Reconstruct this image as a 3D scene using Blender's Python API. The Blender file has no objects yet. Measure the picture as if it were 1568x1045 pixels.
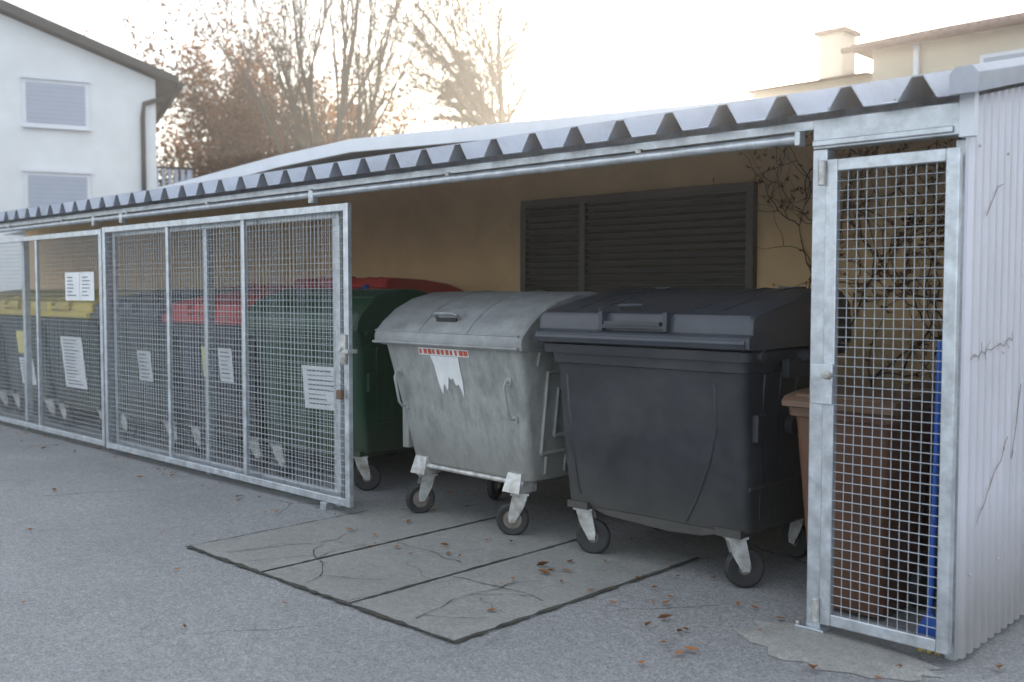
import bpy, bmesh, math, random
from mathutils import Vector, Matrix, Quaternion
R=random.Random(7)
scene=bpy.context.scene
COL=scene.collection

# ---------------------------------------------------------------- materials
def mat(name,col,rough=.6,metal=0.,var=.18,scale=6,stretch=(1,1,1),bump=0.,bscale=60,spec=.5,dirt=None,dirtamt=.5,transl=0.,lowdirt=None):
    m=bpy.data.materials.new(name); m.use_nodes=True
    nt=m.node_tree; N=nt.nodes; L=nt.links
    b=N['Principled BSDF']
    tc=N.new('ShaderNodeTexCoord'); oi=N.new('ShaderNodeObjectInfo')
    ad=N.new('ShaderNodeVectorMath'); ad.operation='ADD'
    L.new(tc.outputs['Object'],ad.inputs[0])
    mu=N.new('ShaderNodeMath'); mu.operation='MULTIPLY'; mu.inputs[1].default_value=37.
    L.new(oi.outputs['Random'],mu.inputs[0]); L.new(mu.outputs[0],ad.inputs[1])
    mp=N.new('ShaderNodeMapping'); mp.inputs['Scale'].default_value=stretch
    L.new(ad.outputs[0],mp.inputs[0])
    n=N.new('ShaderNodeTexNoise'); n.inputs['Scale'].default_value=scale; n.inputs['Detail'].default_value=4 if not transl else 1; n.inputs['Roughness'].default_value=.65
    L.new(mp.outputs[0],n.inputs['Vector'])
    cr=N.new('ShaderNodeValToRGB')
    cr.color_ramp.elements[0].position=.3; cr.color_ramp.elements[1].position=.7
    cr.color_ramp.elements[0].color=tuple(c*(1-var) for c in col)+(1,)
    cr.color_ramp.elements[1].color=tuple(min(1,c*(1+var)) for c in col)+(1,)
    L.new(n.outputs[0],cr.inputs[0])
    out=cr.outputs[0]
    if dirt:
        n2=N.new('ShaderNodeTexNoise'); n2.inputs['Scale'].default_value=scale*.45; n2.inputs['Detail'].default_value=6; n2.inputs['Roughness'].default_value=.7
        L.new(mp.outputs[0],n2.inputs['Vector'])
        r2=N.new('ShaderNodeMapRange'); r2.inputs[1].default_value=.48; r2.inputs[2].default_value=.68; r2.inputs[4].default_value=dirtamt
        L.new(n2.outputs[0],r2.inputs[0])
        mx=N.new('ShaderNodeMix'); mx.data_type='RGBA'
        L.new(r2.outputs[0],mx.inputs[0]); L.new(out,mx.inputs[6]); mx.inputs[7].default_value=tuple(dirt)+(1,)
        out=mx.outputs[2]
    if lowdirt: # splash dirt near the ground, broken up by noise
        sz=N.new('ShaderNodeSeparateXYZ'); L.new(tc.outputs['Object'],sz.inputs[0])
        a1=N.new('ShaderNodeMath'); a1.operation='MULTIPLY_ADD'; a1.inputs[1].default_value=-.5; L.new(n.outputs[0],a1.inputs[0]); L.new(sz.outputs[2],a1.inputs[2])
        r3=N.new('ShaderNodeMapRange'); r3.inputs[1].default_value=.35; r3.inputs[2].default_value=-.15; r3.inputs[3].default_value=0; r3.inputs[4].default_value=.75
        L.new(a1.outputs[0],r3.inputs[0])
        mx=N.new('ShaderNodeMix'); mx.data_type='RGBA'
        L.new(r3.outputs[0],mx.inputs[0]); L.new(out,mx.inputs[6]); mx.inputs[7].default_value=tuple(lowdirt)+(1,)
        out=mx.outputs[2]
    L.new(out,b.inputs['Base Color'])
    if not transl:
        rr=N.new('ShaderNodeMapRange'); rr.inputs[3].default_value=max(.05,rough-.12); rr.inputs[4].default_value=min(1,rough+.12)
        L.new(n.outputs[0],rr.inputs[0]); L.new(rr.outputs[0],b.inputs['Roughness'])
    b.inputs['Metallic'].default_value=metal
    b.inputs['Specular IOR Level'].default_value=spec
    if bump>0:
        nb=N.new('ShaderNodeTexNoise'); nb.inputs['Scale'].default_value=bscale; nb.inputs['Detail'].default_value=3
        L.new(mp.outputs[0],nb.inputs['Vector'])
        bp=N.new('ShaderNodeBump'); bp.inputs['Strength'].default_value=bump; bp.inputs['Distance'].default_value=.01
        L.new(nb.outputs[0],bp.inputs['Height']); L.new(bp.outputs[0],b.inputs['Normal'])
    if transl>0:
        df=N.new('ShaderNodeBsdfDiffuse'); L.new(out,df.inputs['Color'])
        t=N.new('ShaderNodeBsdfTranslucent'); L.new(out,t.inputs['Color'])
        ms=N.new('ShaderNodeMixShader'); ms.inputs[0].default_value=transl
        L.new(df.outputs[0],ms.inputs[1]); L.new(t.outputs[0],ms.inputs[2])
        L.new(ms.outputs[0],N['Material Output'].inputs['Surface'])
    return m

def ground_mat(name,c1,c2,speck,cracks=True,seed=0.,crscale=1.1,crw=.006):
    m=bpy.data.materials.new(name); m.use_nodes=True
    nt=m.node_tree; N=nt.nodes; L=nt.links; b=N['Principled BSDF']
    tc=N.new('ShaderNodeTexCoord')
    mp=N.new('ShaderNodeMapping'); mp.inputs['Location'].default_value=(seed,seed*.7,0); L.new(tc.outputs['Object'],mp.inputs[0])
    def noise(s,d=4,r=.6):
        n=N.new('ShaderNodeTexNoise'); n.inputs['Scale'].default_value=s; n.inputs['Detail'].default_value=d; n.inputs['Roughness'].default_value=r
        L.new(mp.outputs[0],n.inputs['Vector']); return n
    big=noise(.9,6,.7)
    cr=N.new('ShaderNodeValToRGB'); cr.color_ramp.elements[0].position=.32; cr.color_ramp.elements[1].position=.70
    cr.color_ramp.elements[0].color=c1+(1,); cr.color_ramp.elements[1].color=c2+(1,)
    L.new(big.outputs[0],cr.inputs[0])
    v=N.new('ShaderNodeTexVoronoi'); v.inputs['Scale'].default_value=135; L.new(mp.outputs[0],v.inputs['Vector'])
    sp=N.new('ShaderNodeSeparateColor'); L.new(v.outputs['Color'],sp.inputs[0])
    mr=N.new('ShaderNodeMapRange'); mr.inputs[3].default_value=1-speck; mr.inputs[4].default_value=1+speck*1.2
    L.new(sp.outputs[0],mr.inputs[0])
    fine=noise(18,4,.8)
    mf=N.new('ShaderNodeMapRange'); mf.inputs[1].default_value=.3; mf.inputs[2].default_value=.7; mf.inputs[3].default_value=.86; mf.inputs[4].default_value=1.13
    L.new(fine.outputs[0],mf.inputs[0])
    mm=N.new('ShaderNodeMath'); mm.operation='MULTIPLY'; L.new(mr.outputs[0],mm.inputs[0]); L.new(mf.outputs[0],mm.inputs[1])
    vm=N.new('ShaderNodeVectorMath'); vm.operation='SCALE'; L.new(cr.outputs[0],vm.inputs[0]); L.new(mm.outputs[0],vm.inputs['Scale'])
    out=vm.outputs[0]
    st=noise(2.3,5,.75); rs=N.new('ShaderNodeMapRange'); rs.inputs[1].default_value=.58; rs.inputs[2].default_value=.74; rs.inputs[4].default_value=.45; L.new(st.outputs[0],rs.inputs[0])
    mxs=N.new('ShaderNodeMix'); mxs.data_type='RGBA'; L.new(rs.outputs[0],mxs.inputs[0]); L.new(out,mxs.inputs[6]); mxs.inputs[7].default_value=(c1[0]*.55,c1[1]*.53,c1[2]*.48,1)
    out=mxs.outputs[2]
    if cracks:
        dn=noise(5,3,.6)
        sc=N.new('ShaderNodeVectorMath'); sc.operation='SCALE'; sc.inputs['Scale'].default_value=.14; L.new(dn.outputs['Color'],sc.inputs[0])
        av=N.new('ShaderNodeVectorMath'); av.operation='ADD'; L.new(mp.outputs[0],av.inputs[0]); L.new(sc.outputs[0],av.inputs[1])
        vc=N.new('ShaderNodeTexVoronoi'); vc.voronoi_dimensions='2D'; vc.feature='DISTANCE_TO_EDGE'; vc.inputs['Scale'].default_value=crscale; L.new(av.outputs[0],vc.inputs['Vector'])
        ms=noise(.8,2,.5)
        th=N.new('ShaderNodeMapRange'); th.inputs[1].default_value=.50; th.inputs[2].default_value=.66; th.inputs[3].default_value=0.0; th.inputs[4].default_value=crw
        L.new(ms.outputs[0],th.inputs[0])
        lt=N.new('ShaderNodeMath'); lt.operation='LESS_THAN'; L.new(vc.outputs['Distance'],lt.inputs[0]); L.new(th.outputs[0],lt.inputs[1])
        l2=N.new('ShaderNodeMath'); l2.operation='MULTIPLY'; l2.inputs[1].default_value=.65; L.new(lt.outputs[0],l2.inputs[0])
        mx=N.new('ShaderNodeMix'); mx.data_type='RGBA'; L.new(l2.outputs[0],mx.inputs[0]); L.new(out,mx.inputs[6]); mx.inputs[7].default_value=(.04,.038,.032,1)
        out=mx.outputs[2]
    L.new(out,b.inputs['Base Color']); b.inputs['Roughness'].default_value=.72; b.inputs['Specular IOR Level'].default_value=.5
    bp=N.new('ShaderNodeBump'); bp.inputs['Strength'].default_value=.45; bp.inputs['Distance'].default_value=.003
    L.new(mr.outputs[0],bp.inputs['Height']); L.new(bp.outputs[0],b.inputs['Normal'])
    return m

M={}
M['galv']=mat('galvanised_steel',(.52,.56,.61),.40,.7,.22,14,dirt=(.32,.34,.37),dirtamt=.65,bump=.05)
M['wire']=mat('galvanised_wire',(.46,.49,.53),.45,.5,.1,10)
M['roof']=mat('roof_sheet',(.35,.385,.46),.40,.3,.14,3,dirt=(.21,.225,.26),dirtamt=.6)
M['side']=mat('side_sheet',(.58,.58,.65),.40,.35,.10,3,stretch=(1,1,.3),dirt=(.40,.39,.43),dirtamt=.5,lowdirt=(.25,.24,.23))
M['whitem']=mat('white_fascia',(.66,.69,.75),.45,.1,.08,2)
M['wall']=mat('ochre_render',(.76,.53,.29),.9,0,.09,2.2,bump=.3,bscale=120,dirt=(.62,.42,.22),dirtamt=.4)
M['louver']=mat('louver_paint',(.09,.08,.065),.55,0,.2,5)
M['bingrey']=mat('weathered_steel_bin',(.33,.345,.34),.5,.2,.20,14,stretch=(1.4,1.4,.6),dirt=(.17,.175,.165),dirtamt=.6,bump=.1,bscale=25,lowdirt=(.15,.13,.105))
M['lidgrey']=mat('weathered_steel_lid',(.25,.265,.275),.5,.25,.22,9,dirt=(.15,.15,.145),dirtamt=.6,bump=.08,bscale=25)
M['bindark']=mat('anthracite_plastic',(.024,.027,.034),.42,0,.25,4,dirt=(.060,.062,.068),dirtamt=.6,lowdirt=(.075,.07,.06))
M['liddark']=mat('anthracite_lid',(.036,.042,.056),.34,0,.2,4,dirt=(.07,.075,.085),dirtamt=.5)
M['bingreen']=mat('green_plastic',(.010,.05,.026),.4,0,.25,4,dirt=(.03,.06,.04),dirtamt=.5,lowdirt=(.06,.06,.045))
M['bingreen2']=mat('grey_green_plastic',(.04,.055,.05),.5,0,.25,4,lowdirt=(.08,.075,.06))
M['brown']=mat('brown_plastic',(.10,.045,.024),.5,0,.2,4,dirt=(.13,.075,.045),dirtamt=.4)
M['brownlid']=mat('brown_lid',(.12,.07,.045),.5,0,.2,4)
M['red']=mat('red_lid',(.42,.03,.022),.4,0,.15,4)
M['yellow']=mat('yellow_lid',(.50,.38,.05),.4,0,.2,4)
M['blue']=mat('blue_plastic',(.015,.08,.36),.4,0,.2,4)
M['rubber']=mat('rubber',(.022,.022,.023),.7,0,.25,12)
M['hub']=mat('wheel_hub',(.17,.15,.13),.5,.2,.4,25)
M['zinc']=mat('zinc_bracket',(.50,.51,.51),.4,.5,.3,18,dirt=(.2,.14,.09),dirtamt=.7)
M['paper']=mat('paper',(.70,.72,.74),.7,0,.08,12)
M['paperred']=mat('paper_red',(.52,.10,.06),.6,0,.3,30)
M['paperyellow']=mat('paper_yellow',(.68,.60,.20),.6,0,.15,12)
M['ink']=mat('print_ink',(.12,.13,.2),.7,0,.3,30)
M['white']=mat('white_render',(.70,.73,.76),.9,0,.05,1.5,dirt=(.62,.63,.63),dirtamt=.4)
M['cream']=mat('cream_render',(.62,.56,.45),.9,0,.04,1.5)
M['rooftile']=mat('roof_tile',(.13,.075,.065),.8,0,.25,6)
M['darktrim']=mat('dark_trim',(.035,.03,.03),.5,0,.2,6)
M['shutter']=mat('roller_shutter',(.38,.42,.51),.6,0,.04,3)
M['bark']=mat('bark',(.06,.047,.035),.9,0,.3,4)
M['bark2']=mat('light_bark',(.11,.09,.07),.9,0,.3,4)
M['larch']=mat('larch_needles',(.36,.165,.06),.7,0,.5,2.5,transl=.5)
M['oakleaf']=mat('withered_leaves',(.20,.10,.05),.7,0,.5,2.5,transl=.45)
M['fir']=mat('fir_needles',(.05,.048,.03),.7,0,.4,2,transl=.3)
M['leaf']=mat('fallen_leaf',(.26,.12,.055),.7,0,.6,3,transl=.15)
M['vine']=mat('vine_stem',(.07,.048,.034),.9,0,.3,6)
M['twig']=mat('dry_twig',(.20,.16,.14),.9,0,.3,6)
M['joint']=mat('joint_dirt',(.045,.043,.036),.95,0,.5,9)
M['rib']=mat('roller_slat',(.30,.34,.42),.6,0,.04,3)
M['asphalt']=ground_mat('asphalt',(.195,.200,.208),(.255,.260,.268),.32,True,4.3,.40,.0035)
M['concrete']=ground_mat('slab_concrete',(.20,.205,.20),(.265,.267,.258),.16,True,13.,1.3,.005)
M['patch']=ground_mat('mortar_patch',(.23,.23,.225),(.32,.315,.30),.18,False,3.)

# ---------------------------------------------------------------- mesh builder
class MB:
    def __init__(s): s.v=[];s.f=[];s.mi=[];s.mats=[]
    def m(s,k):
        k=M[k]
        if k not in s.mats: s.mats.append(k)
        return s.mats.index(k)
    def face(s,idx,k): s.f.append(tuple(idx)); s.mi.append(s.m(k))
    def poly(s,pts,k):
        b=len(s.v); s.v+= [tuple(p) for p in pts]; s.face(range(b,b+len(pts)),k)
    def box(s,x0,x1,y0,y1,z0,z1,k,T=None):
        p=[(x0,y0,z0),(x1,y0,z0),(x1,y1,z0),(x0,y1,z0),(x0,y0,z1),(x1,y0,z1),(x1,y1,z1),(x0,y1,z1)]
        if T: p=[tuple(T@Vector(q)) for q in p]
        b=len(s.v); s.v+=p
        for q in ((0,3,2,1),(4,5,6,7),(0,1,5,4),(1,2,6,5),(2,3,7,6),(3,0,4,7)): s.face([b+i for i in q],k)
    def loft(s,rings,k,c0=True,c1=True):
        b=len(s.v); n=len(rings[0])
        for r in rings: s.v+=[tuple(p) for p in r]
        for i in range(len(rings)-1):
            for j in range(n):
                j2=(j+1)%n
                s.face((b+i*n+j,b+i*n+j2,b+(i+1)*n+j2,b+(i+1)*n+j),k)
        if c0: s.face([b+j for j in range(n)][::-1],k)
        if c1: s.face([b+(len(rings)-1)*n+j for j in range(n)],k)
    def tube(s,pts,r,k,n=6,rs=None,cap=True):
        pts=[Vector(p) for p in pts]; rings=[]
        up=None
        for i,p in enumerate(pts):
            d=(pts[min(i+1,len(pts)-1)]-pts[max(i-1,0)])
            if d.length<1e-9: d=Vector((0,0,1))
            d.normalize()
            if up is None:
                a=Vector((0,0,1)) if abs(d.z)<.9 else Vector((1,0,0))
                up=(a-d*a.dot(d)).normalized()
            else:
                up=(up-d*up.dot(d))
                up=up.normalized() if up.length>1e-6 else d.orthogonal().normalized()
            q=d.cross(up); rr=rs[i] if rs else r
            rings.append([p+up*(rr*math.cos(2*math.pi*j/n))+q*(rr*math.sin(2*math.pi*j/n)) for j in range(n)])
        s.loft(rings,k,cap,cap)
    def cyl(s,p0,p1,r,k,n=20): s.tube([p0,p1],r,k,n)
    def build(s,name,parent=None,loc=(0,0,0),rz=0,bevel=0,smooth=True,ang=35):
        me=bpy.data.meshes.new(name); me.from_pydata(s.v,[],s.f)
        for m_ in s.mats: me.materials.append(m_)
        me.polygons.foreach_set('material_index',s.mi)
        if smooth:
            bm=bmesh.new(); bm.from_mesh(me)
            bmesh.ops.recalc_face_normals(bm,faces=bm.faces)
            for f in bm.faces: f.smooth=True
            a=math.radians(ang)
            for e in bm.edges:
                if len(e.link_faces)!=2 or e.calc_face_angle(0)>a: e.smooth=False
            bm.to_mesh(me); bm.free()
        me.update()
        o=bpy.data.objects.new(name,me); COL.objects.link(o)
        if parent: o.parent=parent
        else: o.location=loc; o.rotation_euler=(0,0,rz)
        if bevel:
            b=o.modifiers.new('Bevel','BEVEL'); b.width=bevel; b.segments=2; b.limit_method='ANGLE'; b.angle_limit=math.radians(40)
        return o
def empty(name,loc=(0,0,0),rz=0):
    e=bpy.data.objects.new(name,None); COL.objects.link(e); e.location=loc; e.rotation_euler=(0,0,rz); e.empty_display_size=.2
    return e
def rrect(x0,x1,y0,y1,r,z,n=4):
    P=[]
    for cx,cy,a0 in ((x1-r,y1-r,0),(x0+r,y1-r,90),(x0+r,y0+r,180),(x1-r,y0+r,270)):
        for i in range(n+1):
            a=math.radians(a0+90*i/n); P.append((cx+r*math.cos(a),cy+r*math.sin(a),z))
    return P

# ---------------------------------------------------------------- ground
mb=MB(); mb.poly([(-400,-400,0),(400,-400,0),(400,400,0),(-400,400,0)],'asphalt'); mb.build('ground',smooth=False)
mb=MB()
def slab(x0,x1,y0,y1): mb.poly([(x0,y0,.005),(x1,y0,.005),(x1,y1,.005),(x0,y1,.005)],'concrete')
xs=[-5.17,-4.43,-3.69,-2.96]
for i in range(3): slab(xs[i]+.009,xs[i+1]-.009,-1.18,.62)
par=empty('concrete_slab')
mb.build('slab_panels',par,smooth=False)
mj=MB()
def jointstrip(p,q,w,z=.009):
    p=Vector(p);q=Vector(q); d=(q-p); n=int(d.length/.05)+1; d.normalize(); s=Vector((-d.y,d.x,0))
    L_=[];R_=[]
    for i in range(n+1):
        c=p.lerp(q,i/n)+s*R.uniform(-.004,.004); ww=w*R.uniform(.3,1.5)
        L_.append(c+s*ww/2);R_.append(c-s*ww/2)
    for i in range(n): mj.poly([L_[i],R_[i],R_[i+1],L_[i+1]],'joint')
z=.009
for x in xs[1:3]: jointstrip((x,-1.19,z),(x,.62,z),.018)
jointstrip((xs[0],-1.19,z),(xs[0],.1,z),.012); jointstrip((xs[3],-1.19,z),(xs[3],.62,z),.024)
jointstrip((xs[0],-1.185,z+.002),(xs[3],-1.185,z+.002),.024)
def crack(x,y,a,n,w):
    pts=[]
    for i in range(n):
        pts.append((x,y)); a+=R.uniform(-.5,.5); x+=.06*math.cos(a); y+=.06*math.sin(a)
        if R.random()<.12 and n>8: crack(x,y,a+R.choice((-1,1))*.9,n//2,w*.7)
    for i in range(len(pts)-1):
        (x0,y0),(x1,y1)=pts[i],pts[i+1]; d=Vector((x1-x0,y1-y0)).normalized(); s=Vector((-d.y,d.x))*w*R.uniform(.5,1.2)
        mj.poly([(x0+s.x,y0+s.y,.0095),(x0-s.x,y0-s.y,.0095),(x1-s.x*.8,y1-s.y*.8,.0095),(x1+s.x*.8,y1+s.y*.8,.0095)],'joint')
for (x,y,a,n,w) in ((-4.9,-1.1,1.2,12,.003),(-4.1,-1.12,1.7,14,.003),(-3.65,-.55,.2,11,.003),(-4.4,-.3,.4,11,.0025),(-3.3,-1.1,1.4,13,.003)): crack(x,y,a,n,w)
mj.build('slab_joints',par,smooth=False)
mb=MB(); P=[]
for i in range(36):
    a=2*math.pi*i/36; rx=.40+R.uniform(-.05,.05); ry=.23+R.uniform(-.035,.035)
    P.append((-1.82+rx*math.cos(a),-.16+ry*math.sin(a),.003))
mb.loft([P,[( -1.82+(p[0]+1.82)*.86,-.16+(p[1]+.16)*.82,.014) for p in P],[( -1.82+(p[0]+1.82)*.5,-.16+(p[1]+.16)*.5,.022) for p in P]],'patch',False,True); mb.build('mortar_patch')

# ---------------------------------------------------------------- shelter
sh=empty('waste_shelter')
XL,XR=-17.,-1.38
YF,YB=-.15,2.32; ZF=2.165; SL=.215
def zr(y): return ZF+(y-YF)*SL
prof=[]
pk=[-1.52-.28*k for k in range(0,56)]
prof.append((XR+.05,0))
for p in pk: prof+= [(p+.075,0),(p+.022,.088),(p-.022,.088),(p-.075,0)]
prof.append((pk[-1]-.14,0))
mb=MB(); ys=[YF,.6,1.5,YB]
for a in range(len(ys)-1):
    for i in range(len(prof)-1):
        (xa,za),(xb,zb)=prof[i],prof[i+1]
        mb.poly([(xa,ys[a],zr(ys[a])+za),(xb,ys[a],zr(ys[a])+zb),(xb,ys[a+1],zr(ys[a+1])+zb),(xa,ys[a+1],zr(ys[a+1])+za)],'roof')
o=mb.build('corrugated_roof',sh,smooth=False)
sm=o.modifiers.new('Solidify','SOLIDIFY'); sm.thickness=.004; sm.offset=0
mb=MB()
for p in pk[:40]:
    for yy in (.0,.8,1.6): mb.cyl((p-.14,yy,zr(yy)+.001),(p-.14,yy,zr(yy)+.012),.011,'zinc',8)
mb.build('roof_screws',sh)
mb=MB()
mb.box(XL,-1.99,-.03,.03,2.118,2.160,'galv')
mb.box(-1.99,XR,-.045,.035,2.035,2.158,'galv')
mb.box(-1.988,-1.42,-.058,-.047,2.045,2.07,'galv')
for yy in (.8,1.6): mb.box(XL,XR-.02,yy-.03,yy+.03,zr(yy)-.09,zr(yy)-.006,'galv')
mb.build('beams',sh,bevel=.004)
mb=MB(); mb.cyl((XL,-.05,2.085),(-2.04,-.05,2.085),.022,'galv',14)
for xx in (-5.55,-8.35,-8.9,-11.6):
    mb.box(xx-.025,xx+.025,-.072,-.028,2.03,2.113,'galv'); mb.cyl((xx,-.075,2.05),(xx,-.02,2.05),.02,'zinc')
mb.box(-2.06,-2.035,-.075,-.025,2.055,2.115,'galv')
for i in range(9): mb.box(-2.9-i*1.35,-2.87-i*1.35,-.054,-.031,2.10,2.125,'zinc')
mb.build('sliding_rail',sh,bevel=.003)
mb=MB()
mb.box(-1.995,-1.93,-.035,.035,0,2.035,'galv')
mb.box(-5.47,-5.40,.045,.11,0,2.02,'galv')
for xx in (-7.15,-8.95,-10.9,-12.9,-15): mb.box(xx-.03,xx+.03,.05,.11,0,2.02,'galv')
mb.box(-1.445,-1.40,.04,.09,0,2.03,'galv')
mb.box(-2.03,-1.90,-.07,.07,.0,.03,'galv')
for (bx,by) in ((-2.02,-.06),(-2.02,.06)): mb.cyl((bx,by,.03),(bx,by,.045),.01,'zinc',6)
mb.build('posts',sh,bevel=.004)
mb=MB(); y=-.03; pr=[]
while y<2.36:
    pr+= [(y,0),(y+.028,0),(y+.040,.018),(y+.068,.018)]; y+=.08
for i in range(len(pr)-1):
    (ya,da),(yb,db)=pr[i],pr[i+1]
    mb.poly([(XR+da,ya,.03),(XR+db,yb,.03),(XR+db,yb,zr(yb)-.02),(XR+da,ya,zr(ya)-.02)],'side')
o=mb.build('corrugated_side_wall',sh,smooth=False); sm=o.modifiers.new('Solidify','SOLIDIFY'); sm.thickness=.003; sm.offset=-1
mb=MB()
mb.box(XR-.012,XR+.045,-.075,-.04,2.02,2.20,'whitem')
for yy in (.05,.37,.69,1.01): 
    for zz in (.35,1.2,2.0): mb.cyl((XR+.017,yy+.007,zz),(XR+.024,yy+.007,zz),.007,'zinc',8)
pts0=[(XR-.02,0.0),(XR+.085,.0),(XR+.085,.07),(XR+.06,.1),(XR+.0,.1),(XR-.02,.075)]
mb.loft([[(px,YF-.01,zr(YF-.01)+pz) for px,pz in pts0],[(px,YB,zr(YB)+pz) for px,pz in pts0]],'roof')
mb.build('verge_trim',sh,bevel=.004)

def mesh_panel(name,x0,x1,z0,z1,y,bars=(),fw=.05,dx=.042,dz=.042,d=.035,wr=.0017):
    e=empty(name)
    mb=MB()
    h=d/2
    mb.box(x0,x0+fw,y-h,y+h,z0,z1,'galv'); mb.box(x1-fw,x1,y-h,y+h,z0,z1,'galv')
    mb.box(x0+fw,x1-fw,y-h+.001,y+h-.001,z1-fw,z1-.001,'galv'); mb.box(x0+fw,x1-fw,y-h+.001,y+h-.001,z0+.001,z0+fw,'galv')
    for b in bars: mb.box(b-.02,b+.02,y-h+.002,y+h-.002,z0+fw,z1-fw,'galv')
    mb.build('frame',e,bevel=.004)
    w=MB(); rr=wr
    n=int((x1-x0-2*fw)/dx)
    for i in range(1,n+1):
        x=x0+fw+(x1-x0-2*fw)*i/(n+1)
        w.tube([(x,y,z0+fw),(x+R.uniform(-.002,.002),y+R.uniform(-.003,.003),(z0+z1)/2),(x,y,z1-fw)],rr,'wire',4,cap=False)
    n=int((z1-z0-2*fw)/dz)
    for i in range(1,n+1):
        z=z0+fw+(z1-z0-2*fw)*i/(n+1)
        w.tube([(x0+fw,y-.004,z),((x0+x1)/2,y-.004,z+R.uniform(-.002,.002)),(x1-fw,y-.004,z)],rr,'wire',4,cap=False)
    w.build('wire_mesh',e,smooth=False)
    return e
g=mesh_panel('sliding_mesh_gate',-8.74,-5.16,.05,2.01,-.045,bars=(-7.56,-6.42))
mb=MB()
mb.box(-5.235,-5.165,-.085,-.066,.98,1.17,'zinc'); mb.cyl((-5.20,-.11,1.08),(-5.20,-.06,1.08),.018,'zinc')
mb.box(-5.19,-5.12,-.10,-.02,1.05,1.075,'zinc')
pts=[(-5.2,-.1,1.02)]
for i in range(10): pts.append((-5.2+R.uniform(-.008,.008),-.1,1.0-i*.02))
mb.tube(pts,.006,'zinc',6); mb.box(-5.225,-5.175,-.115,-.088,.755,.815,'brownlid')
mb.box(-5.46,-5.40,-.08,-.01,0.0,.05,'galv')
mb.build('gate_lock',g,bevel=.003)
mesh_panel('wire_mesh_fence',-8.72,-5.36,.06,1.98,.035,bars=(-7.1,),d=.03,wr=.0013,dx=.05,dz=.05)
mesh_panel('wire_mesh_fence',-12.4,-8.80,.05,2.0,-.03,bars=(-10.3,-11.5))
mesh_panel('wire_mesh_fence',-16.9,-12.45,.05,2.0,-.03,bars=(-13.6,-15.2))
g=mesh_panel('wire_mesh_door',-1.915,-1.385,.06,1.985,-.062,dx=.042,dz=.040,wr=.0018)
mb=MB()
mb.box(-1.955,-1.86,-.105,-.08,.985,1.15,'galv'); mb.cyl((-1.875,-.125,1.105),(-1.875,-.10,1.105),.016,'zinc')
mb.box(-1.895,-1.86,-.14,-.125,1.095,1.115,'zinc')
for z in (.12,1.93): mb.cyl((-1.925,-.09,z-.05),(-1.925,-.09,z+.05),.016,'zinc')
mb.build('lock_case',g,bevel=.003)
s=empty('paper_sign'); mb=MB()
mb.box(-9.55,-9.235,-.062,-.058,1.36,1.62,'paper'); mb.box(-9.22,-8.92,-.064,-.060,1.36,1.62,'paper')
for a in range(6):
    for bx in (-9.5,-9.17):
        mb.box(bx,bx+R.uniform(.1,.2),-.0665,-.0648,1.57-a*.033,1.578-a*.033,'ink')
mb.build('sheets',s)

# ---------------------------------------------------------------- garage building behind
gb=empty('garage_building')
mb=MB(); mb.box(-17.2,-1.0,2.4,2.6,0,2.62,'wall'); mb.build('wall',gb)
outl=[(-18,2.52),(-11.6,2.84),(-9.6,2.955),(-8.3,2.995),(-6.2,2.91),(-4.28,2.82),(-1.0,2.68)]
mb=MB()
bot=[(a,b-.13) for a,b in outl][::-1]
mb.loft([[(a,2.325,b) for a,b in outl+bot],[(a,2.40,b) for a,b in outl+bot]],'whitem')
outl2=[(a,b-.02) for a,b in outl]; bot2=[(a,b-.12) for a,b in outl][::-1]
mb.loft([[(a,2.401,b) for a,b in outl2+bot2],[(a,9,b) for a,b in outl2+bot2]],'roof')
mb.build('roof',gb)
mb=MB(); mb.box(-17.2,-17.0,2.6,9,0,2.5,'wall'); mb.box(-1.2,-1.0,2.6,9,0,2.5,'wall'); mb.box(-17,-1.2,8.8,9,0,2.5,'wall'); mb.build('outer_walls',gb)
mb=MB()
x0,x1,z0,z1=-5.92,-3.66,1.0,2.22
mb.box(x0,x1,2.345,2.398,z1-.06,z1,'louver'); mb.box(x0,x1,2.345,2.398,z0,z0+.06,'louver')
for xx in (x0,-5.26,x1-.06): mb.box(xx,xx+.06,2.34,2.397,z0+.061,z1-.061,'louver')
mb.box(x0+.05,x1-.05,2.388,2.396,z0+.06,z1-.06,'darktrim')
z=z0+.09
while z<z1-.08:
    T=Matrix.Translation((0,2.366,z))@Matrix.Rotation(math.radians(38),4,'X')
    mb.box(x0+.061,-5.262,-.024,.020,-.003,.003,'louver',T); mb.box(-5.198,x1-.062,-.024,.020,-.003,.003,'louver',T)
    z+=.055
mb.build('louvered_window',gb)

def vine(name,fn,starts,steps,seed,kleaf=.25,r0=.007):
    rr=random.Random(seed); mb=MB()
    def run(u,v,a,n,r,dep):
        pts=[];rs=[]
        for i in range(n):
            pts.append(fn(u,v,.006+rr.uniform(0,.012))); rs.append(r*(1-.8*i/n))
            a+=rr.uniform(-.45,.45); a+= (math.pi/2-a)*.05
            u+=.05*math.cos(a); v+=.05*math.sin(a)
            if dep<3 and rr.random()<.16: run(u,v,a+rr.choice((-1,1))*rr.uniform(.5,1.2),int(n*.55),r*.6,dep+1)
            if rr.random()<kleaf*.25:
                p=Vector(fn(u,v,.02)); q=[p+Vector([rr.uniform(-.03,.03) for _ in range(3)]) for _ in range(3)]
                mb.poly(q,'leaf')
        if len(pts)>1: mb.tube(pts,r,'vine',4,rs=rs,cap=False)
    for (u,v,a) in starts: run(u,v,a,steps,r0,0)
    return mb.build(name)
vine('wall_vine',lambda u,v,d:(u,2.395-d,min(v,2.5)),[(-3.4+.2*i,.8+.12*(i%3),1.2+.2*(i%4)) for i in range(9)],34,3,1.4)
mb=MB(); rr=random.Random(5)
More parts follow.
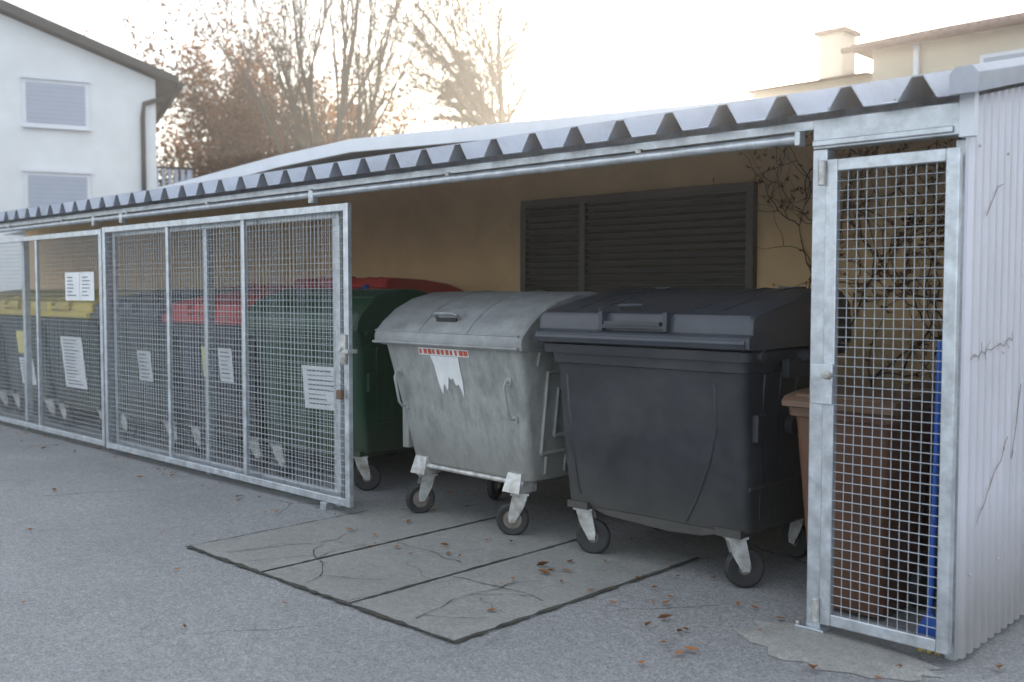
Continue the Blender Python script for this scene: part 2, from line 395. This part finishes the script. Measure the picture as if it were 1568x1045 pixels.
for (ya,za,n,dy,dz) in ((.0,1.19,14,.035,.006),(.14,1.74,5,.04,.03),(.12,.56,10,.035,.035),(.5,.75,6,.02,.06)):
    pts=[];q=[ya,za]
    for i in range(n):
        pts.append((XR+.021+rr.uniform(0,.004),q[0],q[1])); q[0]+=dy*rr.uniform(.6,1.3); q[1]+=dz+rr.uniform(-.02,.02)
        if rr.random()<.3: mb.tube([pts[-1],(XR+.024,pts[-1][1]+rr.uniform(-.02,.03),pts[-1][2]+rr.uniform(-.03,.04))],.0011,'twig',4)
    mb.tube(pts,.0016,'twig',5)
mb.build('ivy_twigs')

# ---------------------------------------------------------------- containers
def caster(mb,x,y,yaw,plate_z=.27,hub='hub',hr=.05):
    T=Matrix.Translation((x,y,0))@Matrix.Rotation(yaw,4,'Z')
    off=.048
    def tp(p): return T@Vector(p)
    prof=[(hr,-.014),(hr+.012,-.020),(.086,-.022),(.096,-.015),(.1,0),(.096,.015),(.086,.022),(hr+.012,.020),(hr,.014)]
    n=28; rings=[]
    for i in range(n+1):
        a=2*math.pi*i/n
        rings.append([tp((off+r*math.cos(a),w,.1+r*math.sin(a))) for r,w in prof])
    b=len(mb.v)
    for r in rings: mb.v+=[tuple(p) for p in r]
    k=len(prof)
    for i in range(n):
        for j in range(k-1): mb.face((b+i*k+j,b+(i+1)*k+j,b+(i+1)*k+j+1,b+i*k+j+1),'rubber')
    mb.cyl(tp((off,-.011,.1)),tp((off,.011,.1)),hr+.0005,hub,24)
    mb.cyl(tp((off,-.020,.1)),tp((off,.020,.1)),.024,hub,14)
    mb.cyl(tp((off,-.036,.1)),tp((off,.036,.1)),.012,'zinc',8)
    for sgn in (-1,1):
        yy=.029*sgn
        ps=[(off-.018,.085),(off+.018,.085),(off+.022,.13),(.045,plate_z-.02),(-.045,plate_z-.02),(-.02,.17)]
        r0=[tp((a,yy-.003,c)) for a,c in ps]; r1=[tp((a,yy+.003,c)) for a,c in ps]
        mb.loft([r0,r1],'zinc')
    mb.box(-.055,.055,-.045,.045,plate_z-.022,plate_z-.008,'zinc',T)
    mb.cyl(tp((0,0,plate_z-.01)),tp((0,0,plate_z+.012)),.03,'zinc',14)

def lid_extrude(mb,prof,x0,x1,k,inset=.03):
    zb=min(p[1] for p in prof); cy=sum(p[0] for p in prof)/len(prof)
    def ring(x,s):
        return [(x,cy+(y-cy)*s,zb+(z-zb)*s) for y,z in prof]
    mb.loft([ring(x0,.955),ring(x0+.012,.985),ring(x0+inset,1),ring(x1-inset,1),ring(x1-.012,.985),ring(x1,.955)],k)

def steel_container(loc,rz):
    e=empty('waste_container',loc,rz)
    mb=MB()
    def rg(z,hx,y0,y1,r): return rrect(-hx,hx,y0,y1,r,z)
    mb.loft([rg(.30,.44,.30,.86,.05),rg(.34,.535,.215,.93,.05),rg(.55,.56,.17,.965,.05),rg(.9,.595,.09,1.02,.045),rg(1.13,.62,.035,1.06,.04)],'bingrey')
    mb.loft([rg(1.105,.622,.03,1.07,.04),rg(1.108,.64,.012,1.085,.04),rg(1.15,.642,.01,1.087,.04),rg(1.152,.60,.05,1.05,.04)],'bingrey',False,False)
    mb.build('body',e)
    mb=MB()
    for sx in (-1,1):
        for (a,b,c,d) in ((.28,.88,.50,.98),(.38,.78,.60,.88),(.47,.69,.68,.80)):
            def P(y,z): return (sx*(.538+(z-.34)*.107+.004),y,z)
            pts=[P(a,c),P(b,c),P(b,d),P(a,d),P(a,c)]
            mb.tube(pts,.013,'bingrey',8)
        for yy in (.33,.5,.68,.85): mb.tube([(sx*.54,yy,.37),(sx*.552,yy,.48)],.012,'bingrey',8)
        for yy in (.2,.95): mb.tube([(sx*.605,yy,1.02),(sx*.625,yy,1.10)],.012,'bingrey',8)
        mb.cyl((sx*.60,.55,1.03),(sx*.70,.55,1.03),.024,'zinc',14)
        mb.box(sx*.645-.014,sx*.645+.014,.45,.65,1.0,1.09,'bingrey')
    mb.box(-.62,-.56,.19,.26,.42,.72,'bingrey')
    mb.build('side_pressings',e,bevel=.004)
    mb=MB()
    prof=[(-.012,1.118),(-.016,1.165),(-.004,1.195),(.06,1.26),(.16,1.335),(.30,1.40),(.46,1.437),(.62,1.445),(.80,1.425),(.98,1.36),(1.09,1.25),(1.10,1.15)]
    lid_extrude(mb,prof,-.668,.668,'lidgrey')
    for xx in (-.22,.22): mb.tube([(xx,y,z+.001) for y,z in prof[2:-1]],.007,'lidgrey',6)
    mb.tube([(-.66,-.016,1.125),(.66,-.016,1.125)],.010,'lidgrey',8)
    mb.tube([(-.655,.0,1.197),(.655,.0,1.197)],.007,'lidgrey',8)
    mb.build('lid',e)
    mb=MB()
    mb.tube([(-.13,.085,1.275),(-.13,.055,1.305),(-.11,.045,1.312),(.05,.045,1.312),(.07,.055,1.305),(.07,.085,1.275)],.011,'lidgrey',8)
    mb.box(-.12,.06,.06,.10,1.262,1.285,'rubber')
    for sx in (-1,1):
        x=sx*.50
        def F(z,o=0): return .03+(1.15-z)*.215-o
        mb.tube([(x,F(.93),.93),(x,F(.93,.03),.93),(x,F(.90,.05),.90),(x,F(.74,.05),.74),(x,F(.71,.03),.71),(x,F(.71),.71)],.009,'bingrey',8)
        mb.box(x-.02,x+.02,F(.93,.006),F(.93)+.02,.91,.955,'bingrey'); mb.box(x-.02,x+.02,F(.71,.006),F(.71)+.02,.69,.73,'bingrey')
    mb.build('handles',e)
    mb=MB()
    mb.cyl((-.50,.20,.325),(.50,.20,.325),.016,'zinc',12)
    mb.cyl((-.50,.93,.325),(.50,.93,.325),.016,'zinc',12)
    for sx,yw in ((-1,-1.9),(1,-2.5)):
        x=sx*.43
        mb.loft([[(x-.07,.155,.27),(x+.07,.155,.27),(x+.07,.30,.27),(x-.07,.30,.27)],[(x-.055,.19,.38),(x+.055,.19,.38),(x+.055,.33,.40),(x-.055,.33,.40)]],'zinc')
        caster(mb,x,.24,yw,hr=.056); caster(mb,x,.88,yw+.7)
    mb.build('casters',e)
    mb=MB()
    def S(x,z,o=.004): return (x,.035+(1.13-z)*(.055/.23)-o,z)
    mb.poly([S(-.27,1.055),S(.19,1.055),S(.19,1.10),S(-.27,1.10)],'paper')
    for k in range(11):
        a=-.262+k*.041; b_=a+R.uniform(.02,.036)
        mb.poly([S(a,1.062,.006),S(b_,1.062,.006),S(b_,1.092,.006),S(a,1.092,.006)],'paperred')
    pts=[(-.17,1.052),(.09,1.052),(.088,.97),(.092,.90),(.085,.84),(.078,.80),(.066,.85),(.05,.885),(.035,.875),(.022,.88),(.008,.92),(-.015,.91),(-.03,.925),(-.05,.86),(-.065,.84),(-.08,.88),(-.095,.86),(-.11,.81),(-.128,.85),(-.14,.92),(-.15,1.0)]
    mb.poly([S(x,z) for x,z in pts],'paper'); mb.build('torn_label',e,smooth=False)
    return e

def plastic_container(loc,rz,body='bindark',lid='liddark',dome=False,labels=(),open_lid=0,name='waste_container'):
    e=empty(name,loc,rz)
    mb=MB()
    def rg(z,hx,y0,y1,r): return rrect(-hx,hx,y0,y1,r,z,5)
    mb.loft([rg(.235,.34,.36,.84,.08),rg(.25,.52,.23,.95,.06),rg(.285,.565,.195,1.0,.06),rg(.62,.575,.15,1.03,.06),rg(1.02,.585,.115,1.06,.06),rg(1.06,.588,.105,1.065,.06),
             rg(1.065,.60,.09,1.08,.06),rg(1.12,.605,.085,1.085,.06)],body)
    mb.loft([rg(1.118,.612,.078,1.09,.05),rg(1.12,.636,.055,1.11,.05),rg(1.165,.64,.05,1.115,.05),rg(1.17,.615,.08,1.09,.05)],body,True,False)
    mb.build('body',e)
    mb=MB()
    def F(z): return .15+(.62-z)*.134 if z<.62 else .15-(z-.62)*.0875
    def FP(x,z,o): return (x,F(z)-o,z)
    mb.tube([FP(x,z,-.004) for x,z in ((.42,1.0),(.425,.8),(.38,.62),(.29,.42),(.22,.30))],.010,body,8)
    mb.tube([FP(x,z,-.004) for x,z in ((-.50,1.0),(-.49,.62),(-.46,.34))],.009,body,8)
    sk=[(-.50,.30),(-.3,.245),(.1,.225),(.3,.235),(.44,.27),(.50,.31)]
    mb.loft([[(x,.200,z) for x,z in sk]+[(x,.200,.36) for x,z in sk][::-1],[(x,.26,z) for x,z in sk]+[(x,.26,.36) for x,z in sk][::-1]],body)
    for sx in (-1,1):
        for yy in (.30,.46,.62,.78,.92): mb.tube([(sx*(.558),yy,.34),(sx*.574,yy,.9),(sx*.586,yy,1.05)],.012,body,6)
        mb.tube([(sx*.565,.2,.5),(sx*.572,.55,.50),(sx*.566,.98,.5)],.012,body,6)
        mb.cyl((sx*.59,.55,1.13),(sx*.70,.55,1.13),.03,'bindark',16)
        mb.box(sx*.64-.02,sx*.64+.02,.40,.70,1.03,1.12,body)
        mb.cyl((sx*.60,.16,1.145),(sx*.66,.16,1.145),.028,body,16)
        mb.cyl((sx*.555,.56,.78),(sx*.62,.56,.78),.05,'rubber',18)
    mb.box(.565,.61,.20,.28,.73,.86,body)
    mb.build('body_relief',e,bevel=.003)
    mb=MB()
    if dome:
        prof=[(.03,1.165)]+[(.57-.54*math.cos(math.pi*i/14),1.175+.29*math.sin(math.pi*i/14)) for i in range(15)]+[(1.11,1.165)]
        lid_extrude(mb,prof,-.65,.65,lid)
        for i in (3,5,7): mb.tube([(-.64,prof[i][0],prof[i][1]),(.64,prof[i][0],prof[i][1])],.006,lid,6)
    else:
        prof=[(.03,1.175),(.018,1.182),(.014,1.225),(.026,1.24),(.05,1.248),(.055,1.31),(.075,1.335),(.14,1.352),(.5,1.425),(.80,1.462),(1.0,1.452),(1.10,1.39),(1.12,1.20),(1.11,1.178)]
        lid_extrude(mb,prof,-.655,.655,lid)
        for xx in (-.45,-.3,.3,.45): mb.tube([(xx,y,z) for y,z in prof[7:11]],.007,lid,6)
        mb.tube([(-.64,.035,1.205),(.64,.035,1.205)],.026,lid,8)
        mb.box(-.21,.21,.018,.06,1.262,1.277,lid); mb.box(-.17,.17,.012,.05,1.277,1.296,lid)
        mb.box(-.21,-.185,.02,.09,1.25,1.345,lid); mb.box(.185,.21,.02,.09,1.25,1.345,lid)
        mb.tube([(-.15,.13,1.352),(-.15,.12,1.375),(.0,.115,1.378),(.0,.13,1.352)],.009,lid,8)
        for xx in (-.4,.4): mb.box(xx-.05,xx+.05,.86,.98,1.44,1.472,lid)
    o=mb.build('lid',e,bevel=.004)
    if open_lid:
        o.location=(0,1.05,1.18); o.rotation_euler=(-open_lid,0,0)
        o.data.transform(Matrix.Translation((0,-1.05,-1.18)))
    mb=MB()
    for sx,yw in ((-1,.35),(1,.8)):
        x=sx*.47
        mb.box(x-.07,x+.07,.17,.33,.262,.30,body)
        caster(mb,x,.24,yw,hr=.034); caster(mb,x,.93,yw+2.,hr=.034)
    mb.build('casters',e)
    if labels:
        mb=MB()
        for (x0,x1,z0,z1,k) in labels:
            mb.poly([FP(x0,z0,.014),FP(x1,z0,.014),FP(x1,z1,.014),FP(x0,z1,.014)],k)
            if k=='paper':
                n=int((z1-z0)/.035)
                for i in range(1,n):
                    zz=z1-i*.035; w=(x1-x0)
                    mb.poly([FP(x0+w*.12,zz-.005,.0155),FP(x0+w*R.uniform(.5,.88),zz-.005,.0155),FP(x0+w*R.uniform(.5,.88),zz+.005,.0155),FP(x0+w*.12,zz+.005,.0155)],'ink')
        mb.build('labels',e,smooth=False)
    return e

steel_container((-4.44,.09,0),math.radians(-1.5))
plastic_container((-3.01,.05,0),math.radians(.5))
plastic_container((-6.20,.20,0),math.radians(5),'bingreen','bingreen',dome=True,labels=((-.02,.44,.58,.90,'paper'),))
plastic_container((-7.62,.22,0),math.radians(-1),'bindark','red',labels=((-.12,.08,.72,.98,'paperyellow'),(.16,.38,.7,.98,'paper')))
plastic_container((-8.99,.20,0),0,'bingreen2','liddark',labels=((.1,.36,.62,.9,'paper'),))
plastic_container((-10.36,.18,0),math.radians(1),'bingreen2','yellow',labels=((-.2,.3,.45,.98,'paper'),))
plastic_container((-11.74,.2,0),0,'bingreen2','yellow',labels=((-.1,.3,.75,1.0,'paperyellow'),(-.1,.3,.4,.7,'paper')))
plastic_container((-13.15,.2,0),0,'bingreen2','yellow')
plastic_container((-7.28,1.30,0),math.radians(2),'bindark','red',open_lid=.24)
plastic_container((-8.72,1.32,0),0,'bindark','red',open_lid=.16)
plastic_container((-10.1,1.32,0),0,'bingreen2','liddark')
def bag(name,c,s,k,seed):
    from mathutils import noise as NZ
    bm=bmesh.new(); bmesh.ops.create_icosphere(bm,subdivisions=3,radius=1)
    for v in bm.verts:
        q=NZ.noise(v.co*1.8+Vector((seed,0,0)))*.35+NZ.noise(v.co*5+Vector((0,seed,0)))*.14
        v.co=Vector((v.co.x*s[0],v.co.y*s[1],v.co.z*s[2]))*(1+q)+Vector(c)
    me=bpy.data.meshes.new(name); bm.to_mesh(me); bm.free(); me.materials.append(M[k])
    o=bpy.data.objects.new(name,me); COL.objects.link(o); return o
bag('rubbish_bag',(-6.84,1.36,1.34),(.16,.10,.14),'blue',1)
bag('rubbish_bag',(-7.15,1.34,1.33),(.14,.10,.12),'paper',2)
bag('rubbish_bag',(-8.5,1.36,1.33),(.2,.10,.11),'paper',5)

def wheelie(loc,rz):
    e=empty('wheelie_bin',loc,rz); mb=MB()
    def rg(z,hx,y0,y1,r): return rrect(-hx,hx,y0,y1,r,z,4)
    mb.loft([rg(.02,.17,.08,.42,.04),rg(.05,.175,.075,.43,.04),rg(.85,.225,.02,.50,.04),rg(.88,.23,.015,.505,.04),rg(.885,.25,-.005,.525,.04),rg(.925,.252,-.007,.527,.04)],'brown')
    mb.build('body',e)
    mb=MB(); prof=[(-.025,.926),(-.035,.93),(-.035,.955),(-.01,.975),(.08,.99),(.3,1.0),(.48,.99),(.54,.965),(.545,.926)]
    lid_extrude(mb,prof,-.262,.262,'brownlid',.025); mb.tube([(-.2,.0,.98),(.2,.0,.98)],.008,'brownlid',6); mb.build('lid',e)
    mb=MB(); mb.tube([(-.2,.53,.93),(-.2,.58,.93),(.2,.58,.93),(.2,.53,.93)],.014,'brown',8)
    for sx in (-1,1): mb.cyl((sx*.19,.42,.1),(sx*.235,.42,.1),.1,'rubber',20)
    mb.build('wheels_and_handle',e)
    return e
wheelie((-1.98,.20,0),math.radians(-2)); 
wheelie((-1.72,.85,0),math.radians(4))
e=MB(); e.tube([(-1.515,.07,.10),(-1.51,.08,.6),(-1.505,.09,1.25)],.011,'blue',10)
e.loft([[(-1.56,.055,.07),(-1.46,.055,.07),(-1.46,.09,.07),(-1.56,.09,.07)],[(-1.55,.055,.11),(-1.47,.055,.11),(-1.47,.09,.11),(-1.55,.09,.11)],[(-1.525,.06,.16),(-1.5,.06,.16),(-1.5,.085,.16),(-1.525,.085,.16)]],'blue')
for i in range(40):
    bx=-1.555+.09*(i%20)/19; by=.062+.02*(i//20); e.tube([(bx,by,.07),(bx+R.uniform(-.012,.012),by+R.uniform(-.02,.01),.006)],.0022,'yellow',3)
e.build('blue_broom')

# ---------------------------------------------------------------- fallen leaves
mb=MB()
def leaf(x,y,z,s):
    a=R.uniform(0,6.28); c,sn=math.cos(a),math.sin(a)
    shp=[(-1,0),(-.45,.42),(.1,.5),(.7,.28),(1.1,0),(.7,-.3),(.1,-.48),(-.45,-.4)]
    cur=R.uniform(.1,.8)
    P=[]
    for u,v in shp:
        P.append((x+s*(u*c-v*sn),y+s*(u*sn+v*c),z+s*(abs(v)*cur*1.2+max(0,u)**2*cur*.5)+.004))
    ctr=(x,y,z+.003)
    for i in range(len(P)): mb.poly([ctr,P[i],P[(i+1)%len(P)]],'leaf')
for i in range(90): leaf(R.uniform(-14,-1.0),R.uniform(-.5,.18),.012,R.uniform(.012,.03))
for i in range(10): leaf(R.uniform(-3.4,-1.9),R.uniform(-.9,.25),.012,R.uniform(.012,.03))
for i in range(24): leaf(R.uniform(-5.2,-2.0),R.uniform(-.1,.9),.012,R.uniform(.012,.028))
for i in range(26): leaf(R.uniform(-10,-1),R.uniform(-2.5,0),.008,R.uniform(.012,.028))
for (x,y) in ((-3.45,-.1),(-3.35,-.2),(-1.75,-.45),(-2.2,-.6),(-2.5,-.35)): leaf(x,y,.012,.036)
mb.build('fallen_leaves',smooth=False)

# ---------------------------------------------------------------- houses
C=Vector((-20.86,6.54,0)); u=Vector((-.355,-.935,0)).normalized(); v=Vector((-.935,.355,0)).normalized()
Tm=Matrix(((u.x,v.x,0,C.x),(u.y,v.y,0,C.y),(0,0,1,0),(0,0,0,1)))
hs=empty('white_apartment_house')
W=10.; D=12.; ze=6.05; rs=.36
mb=MB()
def hp(a,b,z): return tuple(Tm@Vector((a,b,z)))
ring0=[(0,0,0),(W,0,0),(W,0,ze),(W/2,0,ze+W/2*rs),(0,0,ze)]
mb.loft([[hp(a,b,z) for a,b,z in ring0],[hp(a,D,z) for a,b,z in ring0]],'white'); mb.build('walls',hs)
mb=MB(); ov=.45
for sg in (0,1):
    def X(a): return W-a if sg else a
    p=[(X(-ov),ze-ov*rs+.05),(X(W/2),ze+W/2*rs+.05),(X(W/2),ze+W/2*rs+.23),(X(-ov),ze-ov*rs+.2)]
    mb.loft([[hp(a,-.35,z) for a,z in p],[hp(a,D+.3,z) for a,z in p]],'darktrim')
mb.build('roof',hs)
mb=MB()
def win(a0,a1,z0,z1):
    mb.box(a0-.07,a1+.07,-.03,-.002,z0-.07,z1+.07,'whitem',Tm)
    n=int((z1-z0)/.09)
    for i in range(n):
        z=z0+(z1-z0)*i/n; mb.box(a0,a1,-.045,-.031,z+.012,z+(z1-z0)/n,'shutter',Tm); 
    mb.box(a0,a1,-.04,-.0315,z0,z1,'rib',Tm)
    mb.box(a0-.1,a1+.1,-.10,-.031,z0-.11,z0-.071,'whitem',Tm); mb.box(a0-.1,a1+.1,-.09,-.031,z1+.071,z1+.12,'whitem',Tm)
win(1.42,2.55,4.95,5.78); win(1.42,2.55,3.0,3.86); win(5.2,6.4,4.92,5.78); win(5.2,6.4,3.0,3.86)
mb.build('windows',hs,smooth=False)
mb=MB(); mb.tube([hp(-.4,-.2,5.92),hp(-.3,-.12,5.7),hp(.25,-.08,5.5),hp(.28,-.08,5.2),hp(.28,-.08,.1)],.05,'darktrim',10)
mb.tube([hp(-.5,-.3,5.93),hp(-.5,D,5.93)],.07,'darktrim',10); mb.build('downpipe',hs)
mb=MB(); mb.box(-.85,0,.6,4.0,3.3,3.45,'whitem',Tm)
for i in range(18): mb.box(-.84,-.81,.65+i*.18,.73+i*.18,3.46,4.2,'shutter',Tm)
for i in range(6): mb.box(-.8+i*.14,-.72+i*.14,.6,.63,3.46,4.2,'shutter',Tm)
mb.box(-.86,-.80,.6,4,4.2,4.25,'darktrim',Tm); mb.box(-.8,0,.59,.64,4.2,4.25,'darktrim',Tm); mb.build('balcony',hs)
h2=empty('cream_house'); mb=MB()
mb.box(-7.15,8,12,20,0,5.4,'cream'); mb.box(-9.7,-7.151,12.6,19,0,5.12,'cream'); mb.build('walls',h2)
mb=MB()
mb.loft([[(-7.45,11.7,5.36),(-7.45,16,6.5),(-7.45,20.6,5.36)],[(8.5,11.7,5.36),(8.5,16,6.5),(8.5,20.6,5.36)]],'rooftile')
for i in range(110): mb.tube([(-7.35+i*.14,11.68,5.39),(-7.35+i*.14,15.95,6.52)],.035,'rooftile',6)
mb.loft([[(-9.85,12.4,5.12),(-9.85,15.8,5.5),(-9.85,19.3,5.12)],[(-7.46,12.4,5.12),(-7.46,15.8,5.5),(-7.46,19.3,5.12)]],'rooftile')
mb.cyl((-7.5,11.63,5.34),(8.5,11.63,5.34),.05,'rooftile',10)
mb.build('roof',h2)
mb=MB(); mb.box(-8.55,-8.1,12.9,13.4,5,6.0,'cream'); mb.box(-8.62,-8.03,12.83,13.47,6.0,6.07,'rooftile'); mb.build('chimney',h2)
mb=MB()
for xx in (-5.4,-2.6,.5):
    mb.box(xx-.06,xx+1.16,11.95,11.998,3.94,5.0,'whitem'); mb.box(xx,xx+1.1,11.93,11.949,4.0,4.94,'shutter')
mb.cyl((-6.4,11.9,0),(-6.4,11.9,5.3),.05,'whitem'); mb.build('windows',h2)

# ---------------------------------------------------------------- trees
def rnd_perp(d,rr):
    a=Vector((rr.gauss(0,1),rr.gauss(0,1),rr.gauss(0,1))); a=a-d*a.dot(d); return a.normalized()
def tree(name,base,H,trunk,r0,seed,barkk='bark',leafk=None,nleaf=0,ls=.06,up=.35,ang=(.25,.6),levels=4,kids=(6,6,5,4),rmin=.009):
    rr=random.Random(seed); mb=MB(); lf=MB(); e=empty(name,base)
    def grow(p,d,L,r,lev):
        n=5 if lev<3 else 3; pts=[p.copy()]; rs=[r]; q=p.copy(); dd=d.copy()
        for i in range(n):
            dd=(dd+rnd_perp(dd,rr)*.15+Vector((0,0,up*.12))).normalized()
            q=q+dd*(L/n); pts.append(q.copy()); rs.append(r*(1-.75*(i+1)/n) if lev else r*(1-.3*(i+1)/n))
        mb.tube(pts,r,barkk,6 if lev<2 else (4 if lev<3 else 3),rs=rs,cap=False)
        if lev>=2 and leafk:
            for _ in range(nleaf):
                t=rr.random()*(len(pts)-1); i=int(t); c=pts[i].lerp(pts[min(i+1,len(pts)-1)],t-i)+Vector([rr.gauss(0,.16) for _ in range(3)])
                a=Vector([rr.gauss(0,1) for _ in range(3)]).normalized(); b=rnd_perp(a,rr); s=ls*rr.uniform(.5,1.3)
                lf.poly([c+a*s,c+b*s*.5,c-a*s,c-b*s*.5],leafk)
        if lev<levels:
            k=kids[lev]
            for j in range(k):
                t=(.3+.7*(j+rr.random())/k) if lev else (.5+.5*rr.random())
                i=min(int(t*n),n-1); c=pts[i].lerp(pts[i+1],t*n-i)
                dir0=(pts[i+1]-pts[i]).normalized(); a=rr.uniform(*ang)*(1 if lev else .9)
                nd=(dir0*math.cos(a)+rnd_perp(dir0,rr)*math.sin(a)).normalized()
                ll=L*rr.uniform(.4,.68) if lev else H*rr.uniform(.6,.85)
                grow(c,nd,ll,max(rmin,rs[i]*rr.uniform(.42,.62)),lev+1)
    grow(Vector((0,0,0)),Vector((0,0,1)),trunk,r0,0)
    mb.build('branches',e,smooth=True)
    if leafk: lf.build('foliage',e,smooth=False)
    return e
tree('bare_tree',(-19.5,10.6,0),8.2,2.9,.26,11,'bark2',None,0,up=.75,ang=(.22,.55),kids=(8,8,6,4),rmin=.010)
tree('bare_tree',(-19.6,18.0,0),5.2,7.0,.26,17,'bark',None,0,up=.5,ang=(.35,.85),kids=(10,8,6,4),rmin=.014)
tree('larch_tree',(-31.0,13.2,0),8.0,3,.2,31,'bark','larch',20,.085,up=.5,ang=(.35,.8),levels=3,kids=(8,9,7))
tree('larch_tree',(-28.3,14.8,0),7.4,3,.2,37,'bark','oakleaf',22,.085,up=.5,ang=(.3,.75),levels=3,kids=(8,9,7))
tree('oak_tree',(-25.6,11.8,0),5.0,2.4,.18,41,'bark','oakleaf',20,.08,up=.3,ang=(.4,1.0),levels=3,kids=(8,8,6))
tree('beech_tree',(-28.5,17.6,0),4.8,3,.18,47,'bark','larch',14,.09,up=.3,ang=(.4,1.1),levels=3,kids=(7,8,6))
def conifer(name,base,H,rad,seed,k='fir'):
    rr=random.Random(seed); mb=MB(); lf=MB(); e=empty(name,base)
    mb.tube([(0,0,0),(0,0,H*.5),(0,0,H)],.1,'bark',8,rs=[.16,.09,.01])
    z=2.5
    while z<H-.1:
        f=1-(z/H); L=rad*(f**.75)*1.5+.1
        for j in range(7):
            a=rr.uniform(0,6.283); l=L*rr.uniform(.6,1.2)
            pts=[Vector((0,0,z)),Vector((math.cos(a)*l*.5,math.sin(a)*l*.5,z-.06*l)),Vector((math.cos(a)*l,math.sin(a)*l,z-.05*l+.04))]
            mb.tube(pts,.01,'bark',3,rs=[.02,.012,.004],cap=False)
            for _ in range(int(14+46*l)):
                t=rr.uniform(.05,1); c=pts[0].lerp(pts[2],t)+Vector((rr.gauss(0,.06),rr.gauss(0,.06),rr.gauss(-.07,.04)))
                d=(Vector((math.cos(a+rr.gauss(0,.7)),math.sin(a+rr.gauss(0,.7)),rr.gauss(-.35,.3)))).normalized(); b=rnd_perp(d,rr); s=rr.uniform(.07,.16)
                lf.poly([c+d*s,c+b*s*.4,c-d*s,c-b*s*.4],k)
        z+=rr.uniform(.28,.42)
    mb.build('trunk_and_branches',e); lf.build('needles',e,smooth=False)
conifer('spruce_tree',(-25.5,20.1,0),10.1,1.7,5)
conifer('spruce_tree',(-28.0,17.3,0),8.2,2.0,6,'larch')
mb=MB(); rr=random.Random(99)
for cl in range(55):
    t=rr.random(); c=Vector((-46+t*30,10+t*30+rr.uniform(-2,4),rr.uniform(2.5,5.6))); s=rr.uniform(.8,1.8); kk=rr.choice(['larch','oakleaf','oakleaf','fir'])
    for _ in range(230):
        d=Vector([rr.gauss(0,.55) for _ in range(3)])*s; p=c+d
        a=Vector([rr.gauss(0,1) for _ in range(3)]).normalized(); b=rnd_perp(a,rr); q=rr.uniform(.08,.2)
        mb.poly([p+a*q,p+b*q*.6,p-a*q,p-b*q*.6],kk)
mb.build('distant_trees',smooth=False)

# ---------------------------------------------------------------- light
sd=Vector((-.5545,.854,.191)).normalized()
el=math.asin(sd.z); az=math.atan2(sd.x,sd.y)
sun=bpy.data.lights.new('sun','SUN'); sun.energy=5; sun.angle=math.radians(.53); sun.color=(1,.86,.68)
so=bpy.data.objects.new('sun',sun); COL.objects.link(so); so.rotation_euler=sd.to_track_quat('Z','Y').to_euler(); so.location=(-5,10,12)
w=bpy.data.worlds.new('World'); scene.world=w; w.use_nodes=True
nt=w.node_tree; N=nt.nodes; L=nt.links; bg=N['Background']
sk=N.new('ShaderNodeTexSky'); sk.sky_type='NISHITA'; sk.sun_disc=False; sk.sun_elevation=el; sk.sun_rotation=az
sk.dust_density=2.0; sk.air_density=1.0; sk.ozone_density=1.0; sk.altitude=400
L.new(sk.outputs[0],bg.inputs[0]); bg.inputs[1].default_value=.15
tc=N.new('ShaderNodeTexCoord'); dp=N.new('ShaderNodeVectorMath'); dp.operation='DOT_PRODUCT'; dp.inputs[1].default_value=sd
nm=N.new('ShaderNodeVectorMath'); nm.operation='NORMALIZE'; L.new(tc.outputs['Generated'],nm.inputs[0]); L.new(nm.outputs[0],dp.inputs[0])
mx=N.new('ShaderNodeMath'); mx.operation='MAXIMUM'; mx.inputs[1].default_value=0; L.new(dp.outputs['Value'],mx.inputs[0])
def lobe(p,k,prev):
    pw=N.new('ShaderNodeMath'); pw.operation='POWER'; pw.inputs[1].default_value=p; L.new(mx.outputs[0],pw.inputs[0])
    ml=N.new('ShaderNodeMath'); ml.operation='MULTIPLY_ADD'; ml.inputs[1].default_value=k; L.new(pw.outputs[0],ml.inputs[0])
    if isinstance(prev,float): ml.inputs[2].default_value=prev
    else: L.new(prev,ml.inputs[2])
    return ml.outputs[0]
s_=lobe(30,.8,1.25); s_=lobe(2500,40.,s_)
bg2=N.new('ShaderNodeBackground'); bg2.inputs[0].default_value=(.93,.965,1.0,1); L.new(s_,bg2.inputs[1])
ash=N.new('ShaderNodeAddShader'); L.new(bg.outputs[0],ash.inputs[0]); L.new(bg2.outputs[0],ash.inputs[1]); L.new(ash.outputs[0],N['World Output'].inputs['Surface'])
# scattering volume added to imitate sun glare and lift the dark tones
mm=bpy.data.materials.new('glare_volume'); mm.use_nodes=True; N2=mm.node_tree.nodes; N2.remove(N2['Principled BSDF'])
vs=N2.new('ShaderNodeVolumeScatter'); vs.inputs['Density'].default_value=.0048; vs.inputs['Anisotropy'].default_value=.74; vs.inputs['Color'].default_value=(1,.98,.95,1)
mm.node_tree.links.new(vs.outputs[0],N2['Material Output'].inputs['Volume'])
M['glare_volume']=mm
mb=MB(); mb.box(-55,25,-14,45,-.5,16,'glare_volume'); mb.build('glare_volume',smooth=False)
try:
    scene.view_settings.view_transform='Standard'; scene.view_settings.look='None'; scene.view_settings.exposure=0
except Exception as ex: print(ex)

# ---------------------------------------------------------------- camera
cam=bpy.data.cameras.new('camera'); co=bpy.data.objects.new('camera',cam); COL.objects.link(co)
co.location=(0,-3.92,1.45); co.rotation_euler=(math.radians(90-2.89),0,math.radians(43.87))
cam.lens=35; cam.sensor_width=36; cam.clip_end=2000; cam.clip_start=.05
cam.dof.use_dof=True; cam.dof.focus_distance=5.3; cam.dof.aperture_fstop=2.0
scene.camera=co
